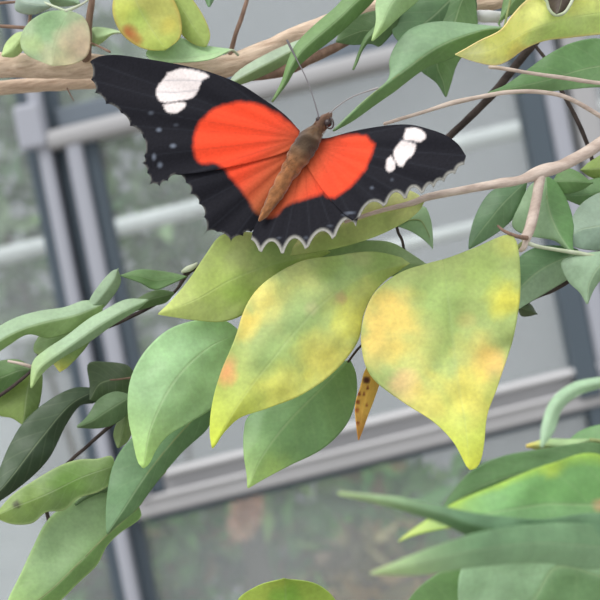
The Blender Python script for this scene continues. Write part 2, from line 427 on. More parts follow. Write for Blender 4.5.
ANT = plain('antenna_skin', C(96, 92, 96), .6)
tube('antenna', [(319, 118, -3, .7), (314, 100, -1, .6), (306, 78, 3, .55), (297, 60, 7, .7), (290, 46, 9, 1.3), (287, 40, 9.5, 1.1)], ANT, butterfly, seg=8)
tube('antenna', [(328, 115, -3, .7), (338, 106, -4, .6), (352, 97, -5.5, .55), (368, 91, -7, .7), (378, 88, -8, 1.3)], plain('pale_antenna_skin', C(150, 146, 146), .6), butterfly, seg=8)
tube('proboscis', [(330, 118, -4.4, 1.2), (333, 121, -5.0, 1), (333, 127, -5.2, .9), (329, 129, -5.2, .8), (327, 126, -5.1, .7)], EYEM, butterfly, seg=8)
LEGM = plain('leg_skin', C(50, 42, 40), .6)
for a in ([(312, 142, 0), (335, 160, 5), (352, 205, 7), (352, 222, 11)], [(304, 152, 0), (322, 180, 6), (338, 225, 10), (334, 240, 13)],
          [(300, 152, 0), (276, 176, 5), (262, 225, 8), (268, 250, 9)], [(308, 142, 0), (268, 168, 6), (240, 222, 8), (246, 244, 9)]):
    tube('leg', [p+(r,) for p, r in zip(a, (1.6, 1.3, .9, .7))], LEGM, butterfly, seg=8)

# ================================================================== LEAVES AND BRANCHES
YL, YG, OR_, PK = (232, 214, 104), (168, 186, 92), (226, 178, 98), (205, 160, 120)
# --- sprig under the butterfly
S = empty('leafy_sprig', Q(525, 240, 6), label='sprig of broad yellowing leaves right under the butterfly, in the middle of the picture', cat='sprig')
tube('stem', [(526, 242, 7, 3), (505, 256, 10, 2.5), (470, 272, 12, 2.5), (430, 276, 12, 2.5), (380, 268, 12, 2.2), (335, 300, 15, 2), (300, 300, 15, 2), (240, 330, 14, 1.8), (222, 380, 16, 1.5)], GREENSTEM, S)
leaf(S, (443, 260), (470, 470), [(427, 264), (400, 273), (375, 292), (363, 320), (362, 350), (372, 377), (400, 400), (432, 421), (450, 438), (460, 453), (466, 465)],
     [(455, 256), (480, 246), (506, 235), (516, 241), (520, 265), (519, 305), (511, 345), (498, 385), (487, 415), (484, 440), (481, 458), (476, 468)],
     (3, -15), side=(1.5, 3.0), mid=[(447, 290), (451, 330), (458, 380), (466, 430)], c=(178, 196, 112), cr_=(170, 190, 106), ctip=(214, 218, 84),
     blobs=[(390, 315, 36, (238, 208, 118), .9), (380, 345, 30, (234, 200, 112), .7), (410, 345, 40, (232, 214, 122), .55), (404, 385, 20, (216, 176, 140), .7), (420, 400, 30, (224, 206, 120), .6), (440, 300, 34, (156, 184, 108), .6), (445, 345, 26, (158, 182, 110), .5),
            (505, 300, 24, (216, 206, 84), .8), (490, 365, 22, (222, 176, 110), .8), (478, 355, 30, (224, 200, 110), .5), (475, 390, 34, (226, 210, 110), .6), (455, 400, 40, (226, 216, 110), .5), (482, 275, 28, (164, 188, 102), .5), (508, 245, 16, (206, 204, 110), .6), (466, 320, 12, (212, 190, 120), .4)],
     n=60, m=24, mat=SOFTLEAF, wave=1.0, label='large yellow leaf with orange blotches, pointing straight down')
leaf(S, (415, 262), (212, 448), [(375, 252), (335, 256), (300, 262), (268, 280), (247, 304), (235, 338), (220, 375), (212, 405), (210, 432)],
     [(392, 275), (374, 292), (363, 315), (357, 342), (336, 370), (305, 393), (268, 408), (240, 417), (224, 431), (216, 443)],
     (8, -15), side=(2.5, 2.5), mid=[(365, 275), (320, 305), (280, 350), (245, 395)], c=(172, 190, 112), cr_=(196, 206, 108), ctip=(196, 206, 72),
     blobs=[(262, 300, 30, (232, 218, 128), .85), (245, 325, 18, (230, 206, 110), .8), (300, 285, 28, (214, 218, 140), .7), (340, 270, 26, (150, 182, 112), .7), (310, 320, 34, (156, 184, 122), .7), (280, 350, 28, (156, 184, 118), .6), (225, 375, 13, (222, 156, 104), .9), (230, 365, 10, (224, 160, 110), .6),
            (325, 355, 34, (224, 212, 112), .7), (350, 320, 24, (214, 210, 104), .7), (285, 388, 30, (218, 212, 106), .6), (385, 262, 24, (140, 168, 92), .8), (325, 262, 20, (150, 172, 92), .6), (312, 308, 8, (206, 196, 150), .5), (340, 298, 7, (186, 150, 120), .5), (262, 365, 16, (160, 188, 124), .4)],  # dark green blobs near the top paint the butterfly's shadow
     n=60, m=24, mat=SOFTLEAF, wave=1.0, label='large mottled yellow-green leaf, pointing down to the left')
leaf(S, (330, 252), (158, 314), [(290, 236), (262, 234), (240, 232), (220, 236), (206, 254), (190, 278), (172, 300)],
     [(300, 268), (275, 285), (255, 302), (240, 316), (220, 322), (195, 320), (175, 317)],
     (10, -3), side=(1, 2), mid=[(280, 262), (235, 278), (195, 300)], c=(178, 194, 112), cr_=(170, 188, 104), ctip=(202, 212, 130),
     blobs=[(275, 250, 30, (120, 150, 82), .7), (215, 280, 30, (176, 196, 100), .6), (240, 290, 22, (140, 170, 76), .5), (222, 245, 16, (176, 196, 106), .5)], n=40, m=18, mat=SOFTLEAF, label='lime green leaf, pointing left')  # dark blob by the base paints the butterfly's shadow
leaf(S, (240, 332), (143, 468), [(225, 321), (200, 320), (170, 329), (146, 350), (131, 378), (128, 412), (133, 440), (137, 458), (140, 465)],
     [(236, 360), (224, 390), (212, 408), (192, 421), (168, 435), (156, 449), (149, 463)], (9, -3), side=(2, 3.5), mid=[(205, 350), (175, 380), (152, 425)], c=(142, 182, 124), cr_=(134, 174, 112), ctip=(168, 200, 118),
     blobs=[(180, 345, 40, (154, 192, 140), .5)], n=40, k=1.42, bulge=3, label='smooth pale green leaf, pointing down')
leaf(S, (222, 392), (107, 534), [(190, 400), (155, 420), (128, 442), (113, 466), (107, 498), (106, 520)], [(214, 412), (206, 430), (182, 452), (158, 480), (137, 508), (118, 524)],
     (16, 9), side=(1.5, 1.5), mid=[(185, 428), (150, 470), (122, 512)], c=(104, 146, 96), cr_=(88, 128, 76), n=40, label='deep green leaf with a pale midrib', rib=(.9, .4))
leaf(S, (350, 360), (248, 488), [(318, 372), (280, 396), (250, 415), (244, 432), (244, 455), (247, 474)], [(356, 375), (356, 398), (346, 425), (322, 449), (290, 465), (262, 480)],
     (13, 3), side=(2, 2), mid=[(325, 385), (290, 420), (262, 457)], c=(128, 172, 110), cr_=(116, 162, 94), ctip=(170, 198, 116), blobs=[(275, 470, 20, (166, 192, 104), .6)], n=40, label='green leaf with a dark midrib line')
leaf(S, (374, 360), (358, 440), [(365, 370), (360, 387), (355, 405), (356, 425)], [(383, 368), (380, 380), (374, 398), (367, 416), (362, 430)], (8, 2), side=(-2, 2), c=(214, 168, 62), cr_=(206, 164, 60), ctip=(186, 130, 60),
     blobs=[(366, 380, 4, (70, 34, 24), 1), (358, 394, 3.5, (120, 50, 24), 1), (357, 402, 3, (120, 50, 24), 1), (363, 394, 2.2, (110, 50, 24), 1), (357, 423, 3, (130, 60, 30), .9), (367, 388, 2, (110, 50, 24), 1), (366, 405, 1.6, (130, 60, 30), .9), (356, 410, 3, (150, 70, 34), .8)], n=40, mat=SOFTLEAF, label='small withered orange leaf with brown spots')
leaf(S, (425, 201), (275, 258), [(412, 192), (385, 186), (350, 200), (310, 222)], [(418, 212), (402, 224), (372, 238), (330, 250)], (3, 8), side=(4, -1), c=(196, 206, 128), cr_=(168, 186, 100),
     blobs=[(405, 205, 22, (214, 216, 150), .7), (330, 245, 26, (140, 164, 86), .6)], n=40, mat=SOFTLEAF, label='pale yellow leaf under the right wing')
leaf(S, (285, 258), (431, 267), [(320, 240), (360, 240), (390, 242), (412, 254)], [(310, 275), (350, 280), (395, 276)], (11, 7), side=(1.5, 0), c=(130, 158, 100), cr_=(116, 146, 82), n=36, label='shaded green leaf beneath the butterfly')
leaf(S, (396, 226), (433, 249), [(410, 212), (424, 206), (431, 220), (433, 238)], [(402, 228), (412, 232), (424, 240)], (12, 8), side=(1, 0), c=(126, 162, 112), n=20, m=10, rib=(.6, .3))
tube('petiole', [(396, 222, 12, 1.6), (398, 232, 12, 1.5), (402, 240, 12, 1.4), (404, 250, 12, 1.4)], DARKTWIG, S)
tube('petiole', [(362, 345, 12, 1.2), (357, 350, 12, 1.2), (348, 362, 12.5, 1.2)], DARKTWIG, S)
tube('petiole', [(384, 352, 9, 1.2), (376, 358, 9, 1.2), (374, 362, 8.5, 1.4)], GREENSTEM, S)

# --- twig to the right with its fork
T = empty('forked_twig', Q(600, 143, 12), label='pinkish tan twig entering from the right edge, forked, with green leaves below it', cat='twig')
tube('stem', [(345, 222, 4, 1.6), (380, 211, 3, 2.2), (412, 203, 3, 3), (432, 196, 3.5, 3.8), (480, 187, 6, 4.2), (502, 183, 7, 5), (520, 180, 8, 4.6), (541, 172, 9, 6.8), (560, 166, 9.5, 6), (582, 155, 10.5, 6), (600, 144, 11.5, 6.4), (650, 112, 14, 7)], TWIG, T)
tube('stem', [(541, 172, 9, 5.5), (538, 190, 8.5, 5), (534, 212, 7.5, 5.3), (530, 228, 6.5, 5.5), (525, 240, 5.5, 5)], TWIG, T, label='short stub growing down from the fork')
tube('petiole', [(527, 238, 4.5, 2.4), (516, 236, 2, 2), (504, 231, 2, 1.6), (498, 226, 5, 1.2)], BROWNTWIG, T)
tube('petiole', [(526, 240, 5.5, 3), (524, 247, 5, 3), (520, 251, 5, 2)], TWIG, T)
tube('petiole', [(526, 242, 5.5, 2.4), (536, 246, 6, 2), (552, 249, 8, 1.8), (577, 253, 10, 2.2), (605, 258, 11, 1.6)], PALESTEM, T)
G = (92, 136, 84)
leaf(T, (527, 181), (469, 249), [(508, 184), (489, 194), (476, 215), (470, 235)], [(524, 196), (516, 214), (502, 229), (484, 241)], (18, 12), side=(1.5, 1), c=(84, 124, 80), cr_=(94, 134, 86))
leaf(T, (546, 176), (574, 256), [(530, 186), (520, 204), (512, 226), (530, 236), (555, 240)], [(557, 184), (568, 204), (573, 224), (572, 242)], (16, 10), side=(2, 2), mid=[(548, 205), (558, 232)], c=(132, 168, 122), cr_=(96, 146, 78), rib=(.6, .4))
leaf(T, (552, 182), (593, 183), [(562, 168), (577, 171)], [(562, 194), (580, 191)], (18, 14), c=(98, 142, 76), n=20, m=10)
leaf(T, (580, 170), (640, 165), [(592, 160), (612, 152)], [(592, 178), (612, 182)], (22, 20), c=(136, 164, 74), n=20, m=10, label='yellow-tinged green leaf')
leaf(T, (625, 178), (560, 196), [(600, 178), (580, 184)], [(610, 204), (585, 206)], (21, 19), c=(108, 152, 92), n=20, m=10)
leaf(T, (640, 218), (566, 240), [(612, 192), (586, 200), (572, 218)], [(628, 246), (600, 250), (578, 248)], (14, 13), side=(1.5, 2), mid=[(600, 226), (580, 230)], c=(146, 172, 148), cr_=(138, 166, 144), rib=(.5, .4), label='pale grey-green leaf')
leaf(T, (578, 250), (505, 318), [(560, 246), (535, 248), (515, 262), (500, 290)], [(578, 262), (570, 277), (550, 290), (525, 305)], (17, 12), side=(2, 2), c=(96, 140, 88), cr_=(140, 172, 134), n=26, m=12)
leaf(T, (640, 250), (587, 304), [(600, 252), (575, 256), (561, 263), (568, 281), (580, 292)], [(632, 272), (604, 278), (594, 288)], (10, 8), side=(2, 2), mid=[(605, 262), (590, 282)], c=(144, 176, 140), cr_=(134, 168, 128), label='pale leaf with a wavy margin')
# thin arching twigs behind
A = empty('arching_twig', Q(600, 117, 14), label='thin pale twig arching across the upper right above the butterfly wing', cat='twig')
tube('stem', [(384, 124, 9, 1.6), (400, 119, 10, 1.8), (430, 110, 11, 1.9), (452, 103, 12, 2.6), (480, 97, 12, 2.2), (510, 92, 13, 2.2), (540, 92, 14, 2.2), (568, 98, 14, 2.3), (600, 116, 17, 2.5), (640, 142, 27, 3)], TWIG, A)
D = empty('dark_stick', Q(548, 20, 42), label='straight dark brown stick slanting down behind the right wing tip', cat='stick')
tube('stem', [(575, -25, 42, 4.5), (548, 25, 42, 4.5), (520, 60, 42, 4.2), (490, 97, 42, 4), (452, 134, 42, 3.6), (420, 162, 42, 3.4)], DARKTWIG, D)
D2 = empty('dark_twig', Q(590, 145, 36), label='thin dark twig running down behind the arching twig near the right edge', cat='twig')
tube('stem', [(520, 20, 36, 1.6), (535, 45, 36, 1.8), (546, 60, 36, 1.8), (560, 88, 36, 2.1), (575, 116, 36, 2.3), (588, 146, 36, 2.2), (600, 190, 36, 2.2)], DARKTWIG, D2)
D3 = empty('budding_twig', Q(520, 308, 24), label='short dark twig with a bud, below the pale wavy leaf on the right', cat='twig')
tube('stem', [(519, 309, 22, 1.6), (532, 299, 22, 2), (552, 291, 22, 1.8), (566, 282, 22, 3), (578, 274, 22, 2), (620, 250, 24, 2)], DARKTWIG, D3)
leaf(D3, (517, 306), (537, 314), [(523, 302), (531, 304)], [(521, 316), (531, 316)], (21, 20), c=(72, 92, 54), n=14, m=8)

# --- top right: curled yellow leaf and the leaf behind it
Y = empty('curled_leaf_sprig', Q(610, 20, 10), label='sprig at the top right corner with a curled yellow leaf full of nibbled holes', cat='sprig')
leaf(Y, (640, 8), (455, 54), [(600, -8), (560, -14), (540, -10), (524, 2), (512, 15), (500, 30), (480, 40), (466, 48)], [(620, 32), (598, 34), (570, 37), (545, 40), (525, 48), (508, 60), (494, 65), (474, 61)],
     (10, 0), side=(-3, 4), mid=[(580, 16), (530, 30), (490, 50)], c=(206, 208, 116), cr_=(178, 192, 110), ctip=(222, 208, 150),
     blobs=[(520, 55, 15, (150, 130, 60), .8), (505, 40, 30, (222, 214, 124), .7), (470, 52, 16, (226, 206, 160), .7), (560, 30, 30, (160, 184, 106), .5), (590, 20, 30, (170, 190, 118), .4)], n=50, m=20, mat=SOFTLEAF, wave=1.2, k=1.6, edge=(200, 180, 130), label='curled yellow leaf')
tube('leaf_scar', [(537, -6, 3, 2.0), (546, 0, 2, 1.6), (549, 9, 2, 1.6), (555, 15, 2, 1.6), (564, 13, 2, 1.6), (570, 5, 2, 1.6), (574, -4, 3, 1.6)], PALESTEM, Y, label='pale rim of a nibbled hole')
leaf(Y, (548, -12), (556, 14), [(546, -2), (549, 8)], [(575, -8), (568, 8)], (2.5, 1.8), c=(84, 70, 60), n=14, m=8, wave=.1, label='dark brown patch added in place of a nibbled hole')  # dark patch standing in for the hole in the curled leaf
leaf(Y, (645, 62), (488, 93), [(605, 40), (575, 42), (550, 54), (525, 72), (505, 86)], [(625, 84), (585, 88), (540, 92), (510, 94)], (24, 18), side=(2, 1), c=(92, 138, 76), cr_=(110, 154, 94), mid=[(590, 68), (540, 82)], n=36)
tube('stem', [(489, 67, 9, 1.8), (500, 68, 9, 2), (530, 73, 10, 1.8), (565, 78, 11, 2.2), (600, 83, 12, 2), (650, 86, 12, 2)], TWIG, Y)
tube('petiole', [(640, 8, 10, 2), (648, 30, 11, 2), (645, 62, 12, 2), (648, 86, 12, 2)], GREENSTEM, Y)

# --- top: leaves hanging from above
H = empty('hanging_leaf_sprig', Q(470, -30, 15), label='sprig of dark green pointed leaves hanging from the top edge right of the butterfly head', cat='sprig')
tube('stem', [(560, -50, 20, 3), (500, -30, 18, 3), (430, -22, 16, 2.6), (360, -14, 14, 2), (330, -10, 14, 1.6)], GREENSTEM, H)
leaf(H, (504, 28), (333, 131), [(475, 25), (440, 22), (413, 28), (398, 42), (390, 60), (391, 76), (384, 88), (366, 100), (350, 115)], [(490, 37), (455, 56), (425, 68), (394, 91), (374, 105), (353, 120)],
     (12, 0), side=(3, 4), mid=[(480, 31), (440, 46), (405, 70), (368, 98)], c=(124, 162, 116), cr_=(100, 146, 78), n=44, label='long folded leaf with a spear tip', rib=(.5, .4))
leaf(H, (470, -15), (446, 97), [(445, 0), (428, 25), (414, 55), (420, 70), (436, 82)], [(476, 8), (476, 38), (458, 62), (451, 82)], (24, 16), side=(2, 2), c=(82, 124, 66), cr_=(92, 132, 70), n=36)
leaf(H, (470, -30), (400, 44), [(430, -18), (412, 2), (396, 18), (392, 32)], [(474, -10), (474, 15), (440, 40), (415, 46)], (26, 18), side=(1, 2), c=(84, 124, 76), cr_=(74, 114, 66), n=30)
leaf(H, (412, -25), (372, 41), [(385, -15), (376, 2), (376, 22)], [(424, -10), (416, 2), (402, 14), (388, 27), (379, 35)], (8, 3), side=(1, 2.5), c=(146, 182, 122), cr_=(136, 174, 110), ctip=(170, 200, 130), label='light green pointed leaf')
leaf(H, (380, 14), (353, 70), [(376, 25), (366, 36), (360, 50)], [(380, 32), (370, 40), (362, 50), (357, 62)], (10, 8), side=(.5, .5), c=(84, 122, 62), n=20, m=8)
leaf(H, (402, 8), (336, 42), [(380, 10), (358, 16), (342, 28)], [(396, 26), (390, 36), (379, 47), (372, 44), (352, 45)], (20, 17), side=(1, 1), c=(82, 116, 64), n=26, m=12)
leaf(H, (385, -25), (272, 102), [(352, -8), (335, 8), (312, 28), (296, 45), (288, 62), (282, 82)], [(375, -2), (360, 14), (336, 36), (312, 54), (296, 68), (286, 84)], (12, 6), side=(1.5, 2), c=(104, 146, 76), cr_=(92, 134, 66), n=40, rib=(.5, .3))
leaf(H, (540, -25), (500, 26), [(520, -20), (506, -5), (502, 12)], [(535, -5), (515, 12), (498, 22)], (22, 18), c=(110, 148, 84), n=24, m=10)
leaf(H, (210, -18), (209, 7), [(204, -10), (206, 0)], [(216, -10), (213, 0)], (20, 18), c=(96, 140, 90), n=14, m=6)
tube('petiole', [(330, -10, 14, 1.6), (270, -16, 16, 1.4), (210, -18, 20, 1.2)], GREENSTEM, H)
for a, z0 in (((504, 28), 12), ((470, -15), 24), ((470, -30), 26), ((412, -25), 8), ((380, 14), 10), ((402, 8), 20), ((385, -25), 12), ((540, -25), 22)):
    s_ = (min(max(a[0]+12, 340), 545), -24, 16.5)
    tube('petiole', [s_+(1.4,), ((s_[0]+a[0])/2, (s_[1]+a[1])/2, (16.5+z0)/2, 1.2), a+(z0, 1.1)], GREENSTEM, H, seg=8)

# --- thick branches
B = empty('woody_branch', Q(-10, 66, 38), label='thick tan woody branch crossing the top behind the left wing and rising to the right', cat='branch')
tube('limb', [(-60, 64, 40, 12), (0, 65, 39, 12.4), (50, 66, 38, 12.3), (100, 67, 37, 12), (160, 71, 36, 11.5), (205, 70, 35, 11.2), (235, 64, 35, 11), (265, 51, 35, 10), (295, 36, 35, 9.5), (325, 24, 35, 8.8), (362, 10, 35, 8.5), (395, 4, 35, 7.5), (440, 4, 35, 7), (480, 4, 35, 8), (510, -4, 36, 8), (560, -30, 38, 8)], BARK, B, rough=.07, seg=24)
tube('twig', [(94, -30, 30, 3), (92, 0, 31, 3.2), (89, 20, 32, 3.5), (88, 40, 33, 4), (87, 54, 34, 4.6), (86, 62, 36, 5.5)], BROWNTWIG, B)
tube('twig', [(256, -30, 32, 1.8), (247, 0, 33, 2), (240, 22, 33, 2.3), (235, 36, 33, 2.2), (230, 56, 34, 2.6)], BROWNTWIG, B)
tube('twig', [(385, 18, 36, 3), (350, 40, 37, 4), (315, 57, 37, 5), (285, 70, 37, 6), (262, 76, 37, 4), (245, 80, 37, 2)], BROWNTWIG, B, label='dark brown spur under the branch')
tube('twig', [(84, 40, 33, 1), (96, 45, 30, 1), (110, 52, 27, 1.2)], BROWNTWIG, B)
tube('thorn', [(67, 88, 38, 1), (70, 94, 38, .7), (74, 101, 38, .4)], BROWNTWIG, B)
leaf(B, (232, 50), (146, 56), [(205, 46), (178, 38), (160, 41), (148, 50)], [(210, 60), (180, 63), (155, 62)], (24, 22), side=(3, -1), c=(148, 188, 128), cr_=(160, 196, 138), mid=[(200, 57), (170, 60)], n=30, label='light green leaf lying along the branch')
tube('petiole', [(225, 54, 24, 1), (232, 50, 24, 1.2), (238, 55, 27, 1.4)], PALESTEM, B)
leaf(B, (312, 36), (228, 85), [(295, 42), (272, 52), (248, 65), (235, 75)], [(308, 48), (285, 64), (262, 76), (242, 84)], (22, 20), side=(2, 1), c=(156, 178, 148), cr_=(112, 140, 84), n=30, label='grey-green leaf hanging on the branch')
tube('petiole', [(312, 36, 22, 1.2), (318, 30, 24, 1.5), (326, 26, 28, 1.6)], GREENSTEM, B)
tube('tie', [(477, 16, 27, 5.5), (488, 16.5, 26.5, 6.2), (502, 17, 27, 5.5)], plain('white_tape', C(206, 208, 206), .5), B, n=14, seg=20, rough=.1, label='white plastic tie')
B2 = empty('lower_woody_branch', Q(-10, 88, 42), label='thinner tan branch running just beneath the thick branch at the left edge', cat='branch')
tube('limb', [(-60, 94, 50, 7.6), (0, 88, 48, 7.4), (50, 84, 48, 7.2), (90, 82, 49, 7), (125, 84, 51, 5), (142, 88, 52, 2)], BARK, B2, seg=20)

# --- top-left leaves
TL = empty('pale_leaf_sprig', Q(20, -30, 34), label='sprig of pale rounded leaves above the branch in the top left corner', cat='sprig')
tube('stem', [(10, -40, 36, 2), (24, -10, 36, 1.8), (30, 10, 36, 1.8), (28, 28, 36, 1.6), (20, 50, 38, 1.4)], BROWNTWIG, TL)
leaf(TL, (70, 11), (52, 66), [(48, 12), (30, 22), (21, 38), (26, 54)], [(84, 18), (90, 34), (88, 54), (74, 64)], (27, 25), side=(1.5, 1.5), c=(164, 188, 144), cr_=(168, 188, 144), mid=[(60, 30), (54, 48)],
     blobs=[(50, 22, 24, (124, 160, 112), .7), (82, 46, 30, (214, 192, 168), .9), (58, 60, 22, (206, 196, 160), .7), (30, 45, 14, (178, 198, 130), .5)], n=34, mat=SOFTLEAF, label='broad leaf fading to pink')
tube('petiole', [(66, 11, 27, 2), (74, 8, 28, 1.6), (84, 3, 32, 1), (88, 0, 33, 1)], PALESTEM, TL)
tube('petiole', [(66, 11, 27, 1.2), (48, 4, 31, 1.2), (28, -4, 36, 1.2)], PALESTEM, TL)
leaf(TL, (26, 32), (2, 56), [(16, 34), (6, 44)], [(26, 44), (16, 56)], (32, 30), c=(174, 198, 128), n=18, m=8, mat=SOFTLEAF, label='small yellow-green leaf')
leaf(TL, (18, -4), (52, 6), [(16, 10), (34, 14)], [(34, -6), (46, -2)], (32, 31), c=(150, 172, 156), n=18, m=8)
leaf(TL, (40, -14), (80, 4), [(44, 2), (62, 6)], [(56, -14), (74, -6)], (34, 33), c=(132, 166, 128), n=18, m=8)
leaf(TL, (91, 30), (127, 33), [(94, 27), (108, 28)], [(92, 46), (102, 43), (112, 35)], (34, 30), c=(156, 188, 126), n=18, m=8, ctip=(206, 214, 190))
tube('petiole', [(40, -14, 34, 1.2), (26, -12, 36, 1.2)], GREENSTEM, TL)
tube('petiole', [(-30, 25, 36, 1.6), (0, 26, 36, 1.8), (28, 28, 36, 1.8)], BROWNTWIG, TL)
tube('petiole', [(-30, 5, 38, 1.2), (0, 3, 37, 1.4), (44, 0, 36, 1.2)], BROWNTWIG, TL)
YS = empty('yellowing_sprig', Q(170, -40, 26), label='pair of yellow-green leaves hanging from the top edge above the left wing', cat='sprig')
leaf(YS, (128, -28), (166, 50), [(116, -8), (113, 12), (120, 31), (134, 44), (150, 50)], [(160, -20), (174, 0), (181, 20), (180, 38)], (24, 18), side=(2, 2), mid=[(136, 0), (148, 24)], c=(186, 196, 90), cr_=(180, 182, 84), ctip=(168, 186, 92), edge=(186, 168, 90),
     blobs=[(130, 32, 9, (170, 100, 56), .9), (137, 40, 8, (176, 120, 64), .8), (125, 10, 14, (190, 196, 88), .5), (140, 20, 14, (150, 176, 84), .6), (170, 25, 12, (192, 178, 84), .6)], n=36, mat=SOFTLEAF, rib=(.6, .5))
leaf(YS, (150, -24), (206, 47), [(156, -6), (168, 10), (182, 34), (194, 44)], [(178, -16), (194, 2), (205, 20), (210, 36)], (28, 23), side=(1.5, 1.5), c=(152, 176, 84), cr_=(158, 180, 88), edge=(176, 164, 92), n=34, mat=SOFTLEAF)
tube('stem', [(190, -60, 30, 2), (160, -38, 27, 2), (128, -28, 24, 1.6)], GREENSTEM, YS)
tube('petiole', [(160, -38, 27, 1.6), (150, -24, 28, 1.5)], GREENSTEM, YS)

# --- left: upper sprig
U = empty('grey_green_sprig', Q(190, 270, 16), label='sprig of grey-green leaves reaching left from beside the lime leaf, at half height', cat='sprig')
tube('stem', [(225, 256, 20, 2), (196, 268, 18, 2.2), (187, 273, 17, 3), (178, 288, 17, 1.6), (168, 297, 17, 1.8), (148, 308, 17, 2), (128, 318, 18, 2), (105, 328, 20, 1.8), (84, 332, 21, 1.6), (45, 345, 24, 1.5), (36, 362, 26, 1.5)], DARKTWIG, U)
tube('bud', [(182, 272, 16, 1.5), (188, 269, 15.5, 3), (194, 266, 15.5, 2.4), (197, 263, 16, 1)], PALESTEM, U, n=12, label='whitish leaf bud')
leaf(U, (104, 304), (-22, 360), [(85, 301), (64, 308), (38, 312), (12, 320), (-10, 335)], [(98, 318), (75, 330), (50, 338), (28, 334), (10, 344), (-8, 356)], (14, 2), side=(3, 1), mid=[(75, 316), (40, 324), (5, 338)], c=(150, 180, 140), cr_=(112, 146, 74), n=40)
leaf(U, (84, 322), (60, 372), [(56, 322), (38, 338), (34, 352), (48, 358)], [(92, 334), (84, 350), (69, 366)], (19, 15), side=(1, 1), c=(96, 128, 66), cr_=(112, 142, 66), ctip=(196, 190, 84), n=26, m=12)
leaf(U, (148, 300), (31, 388), [(126, 300), (104, 311), (88, 320), (66, 337), (45, 351), (33, 363)], [(136, 310), (112, 325), (88, 342), (62, 357), (44, 371)], (10, -2), side=(2.5, 2), mid=[(110, 319), (70, 346), (40, 368)], c=(152, 182, 142), cr_=(134, 168, 120), ctip=(158, 184, 118), n=44, label='long leaf with a hooked tip')
leaf(U, (86, 308), (118, 269), [(92, 295), (103, 280), (112, 271)], [(100, 310), (112, 298), (121, 282)], (14, 9), side=(1.5, 1.5), c=(150, 178, 142), cr_=(136, 164, 124), n=24, m=10, label='upright leaf tip')
leaf(U, (187, 277), (120, 276), [(165, 272), (140, 270)], [(172, 284), (155, 290), (140, 283)], (14, 9), side=(1, -1.5), c=(104, 142, 84), cr_=(84, 124, 62), n=24, m=10)
leaf(U, (174, 293), (126, 312), [(160, 290), (146, 294), (132, 304)], [(166, 302), (152, 306), (138, 310)], (15, 12), side=(1, 1), c=(94, 126, 70), cr_=(82, 112, 60), n=24, m=10)
# --- left: edge leaves
E = empty('left_edge_sprig', Q(-20, 372, 26), label='sprig at the left edge with two overlapping green leaves and a dark stem', cat='sprig')
tube('stem', [(-60, 436, 26, 2), (-10, 402, 23, 1.8), (8, 390, 22, 1.8), (28, 374, 22, 1.6), (33, 368, 23, 1.4)], DARKTWIG, E)
leaf(E, (32, 370), (-50, 392), [(20, 360), (0, 361), (-28, 370)], [(22, 380), (5, 393), (-20, 400)], (23, 26), side=(1, 1), c=(86, 124, 62), cr_=(74, 112, 50), n=26, m=12)
leaf(E, (34, 364), (23, 425), [(10, 375), (-4, 392), (-2, 414), (12, 418)], [(42, 374), (41, 395), (36, 412)], (28, 26), side=(1, 1), c=(122, 150, 62), cr_=(104, 134, 62), mid=[(28, 390), (25, 410)], n=30, m=12, rib=(.5, .3), ribcol=BROWNTWIG)
tube('petiole', [(8, 361, 22, 1.3), (22, 364, 21.5, 1.6), (32, 367, 22, 1.8)], TWIG, E)
# --- left: dark sprig
DK = empty('dark_leaf_sprig', Q(130, 405, 24), label='sprig of very dark green leaves at the left, below the hooked grey-green leaf', cat='sprig')
tube('stem', [(150, 380, 28, 2), (135, 400, 27, 2), (122, 416, 26, 2.0), (104, 431, 25, 1.9), (84, 449, 25, 1.8), (70, 461, 25, 1.8), (40, 490, 30, 2)], DARKTWIG, DK)
leaf(DK, (99, 389), (-25, 515), [(75, 388), (50, 400), (26, 420), (10, 445), (-4, 478)], [(96, 402), (80, 405), (66, 424), (50, 456), (30, 478), (2, 499)], (24, 16), side=(2, 2), mid=[(70, 405), (40, 440), (5, 485)], c=(80, 108, 72), cr_=(62, 88, 56), n=44, k=.85)
leaf(DK, (136, 380), (90, 400), [(128, 366), (105, 362), (88, 364), (90, 384)], [(134, 396), (118, 404), (100, 402)], (26, 22), side=(1.5, 1), c=(86, 112, 70), cr_=(88, 116, 68), mid=[(120, 379), (100, 384)], n=28, m=12, k=.85)
leaf(DK, (132, 396), (77, 427), [(115, 392), (98, 400), (88, 416)], [(128, 412), (114, 424), (98, 428)], (20, 16), side=(1.5, 1.5), c=(100, 134, 84), cr_=(88, 120, 72), n=28, m=12)
leaf(DK, (128, 412), (118, 448), [(120, 418), (114, 434)], [(132, 426), (128, 440)], (23, 22), c=(120, 146, 80), n=18, m=8)
tube('petiole', [(140, 376, 26, 1), (122, 379, 23, .9), (110, 380, 22.5, .7)], BROWNTWIG, DK)
tube('petiole', [(99, 389, 24, 1.2), (116, 391, 25, 1.4), (136, 398, 27, 1.6)], BROWNTWIG, DK)
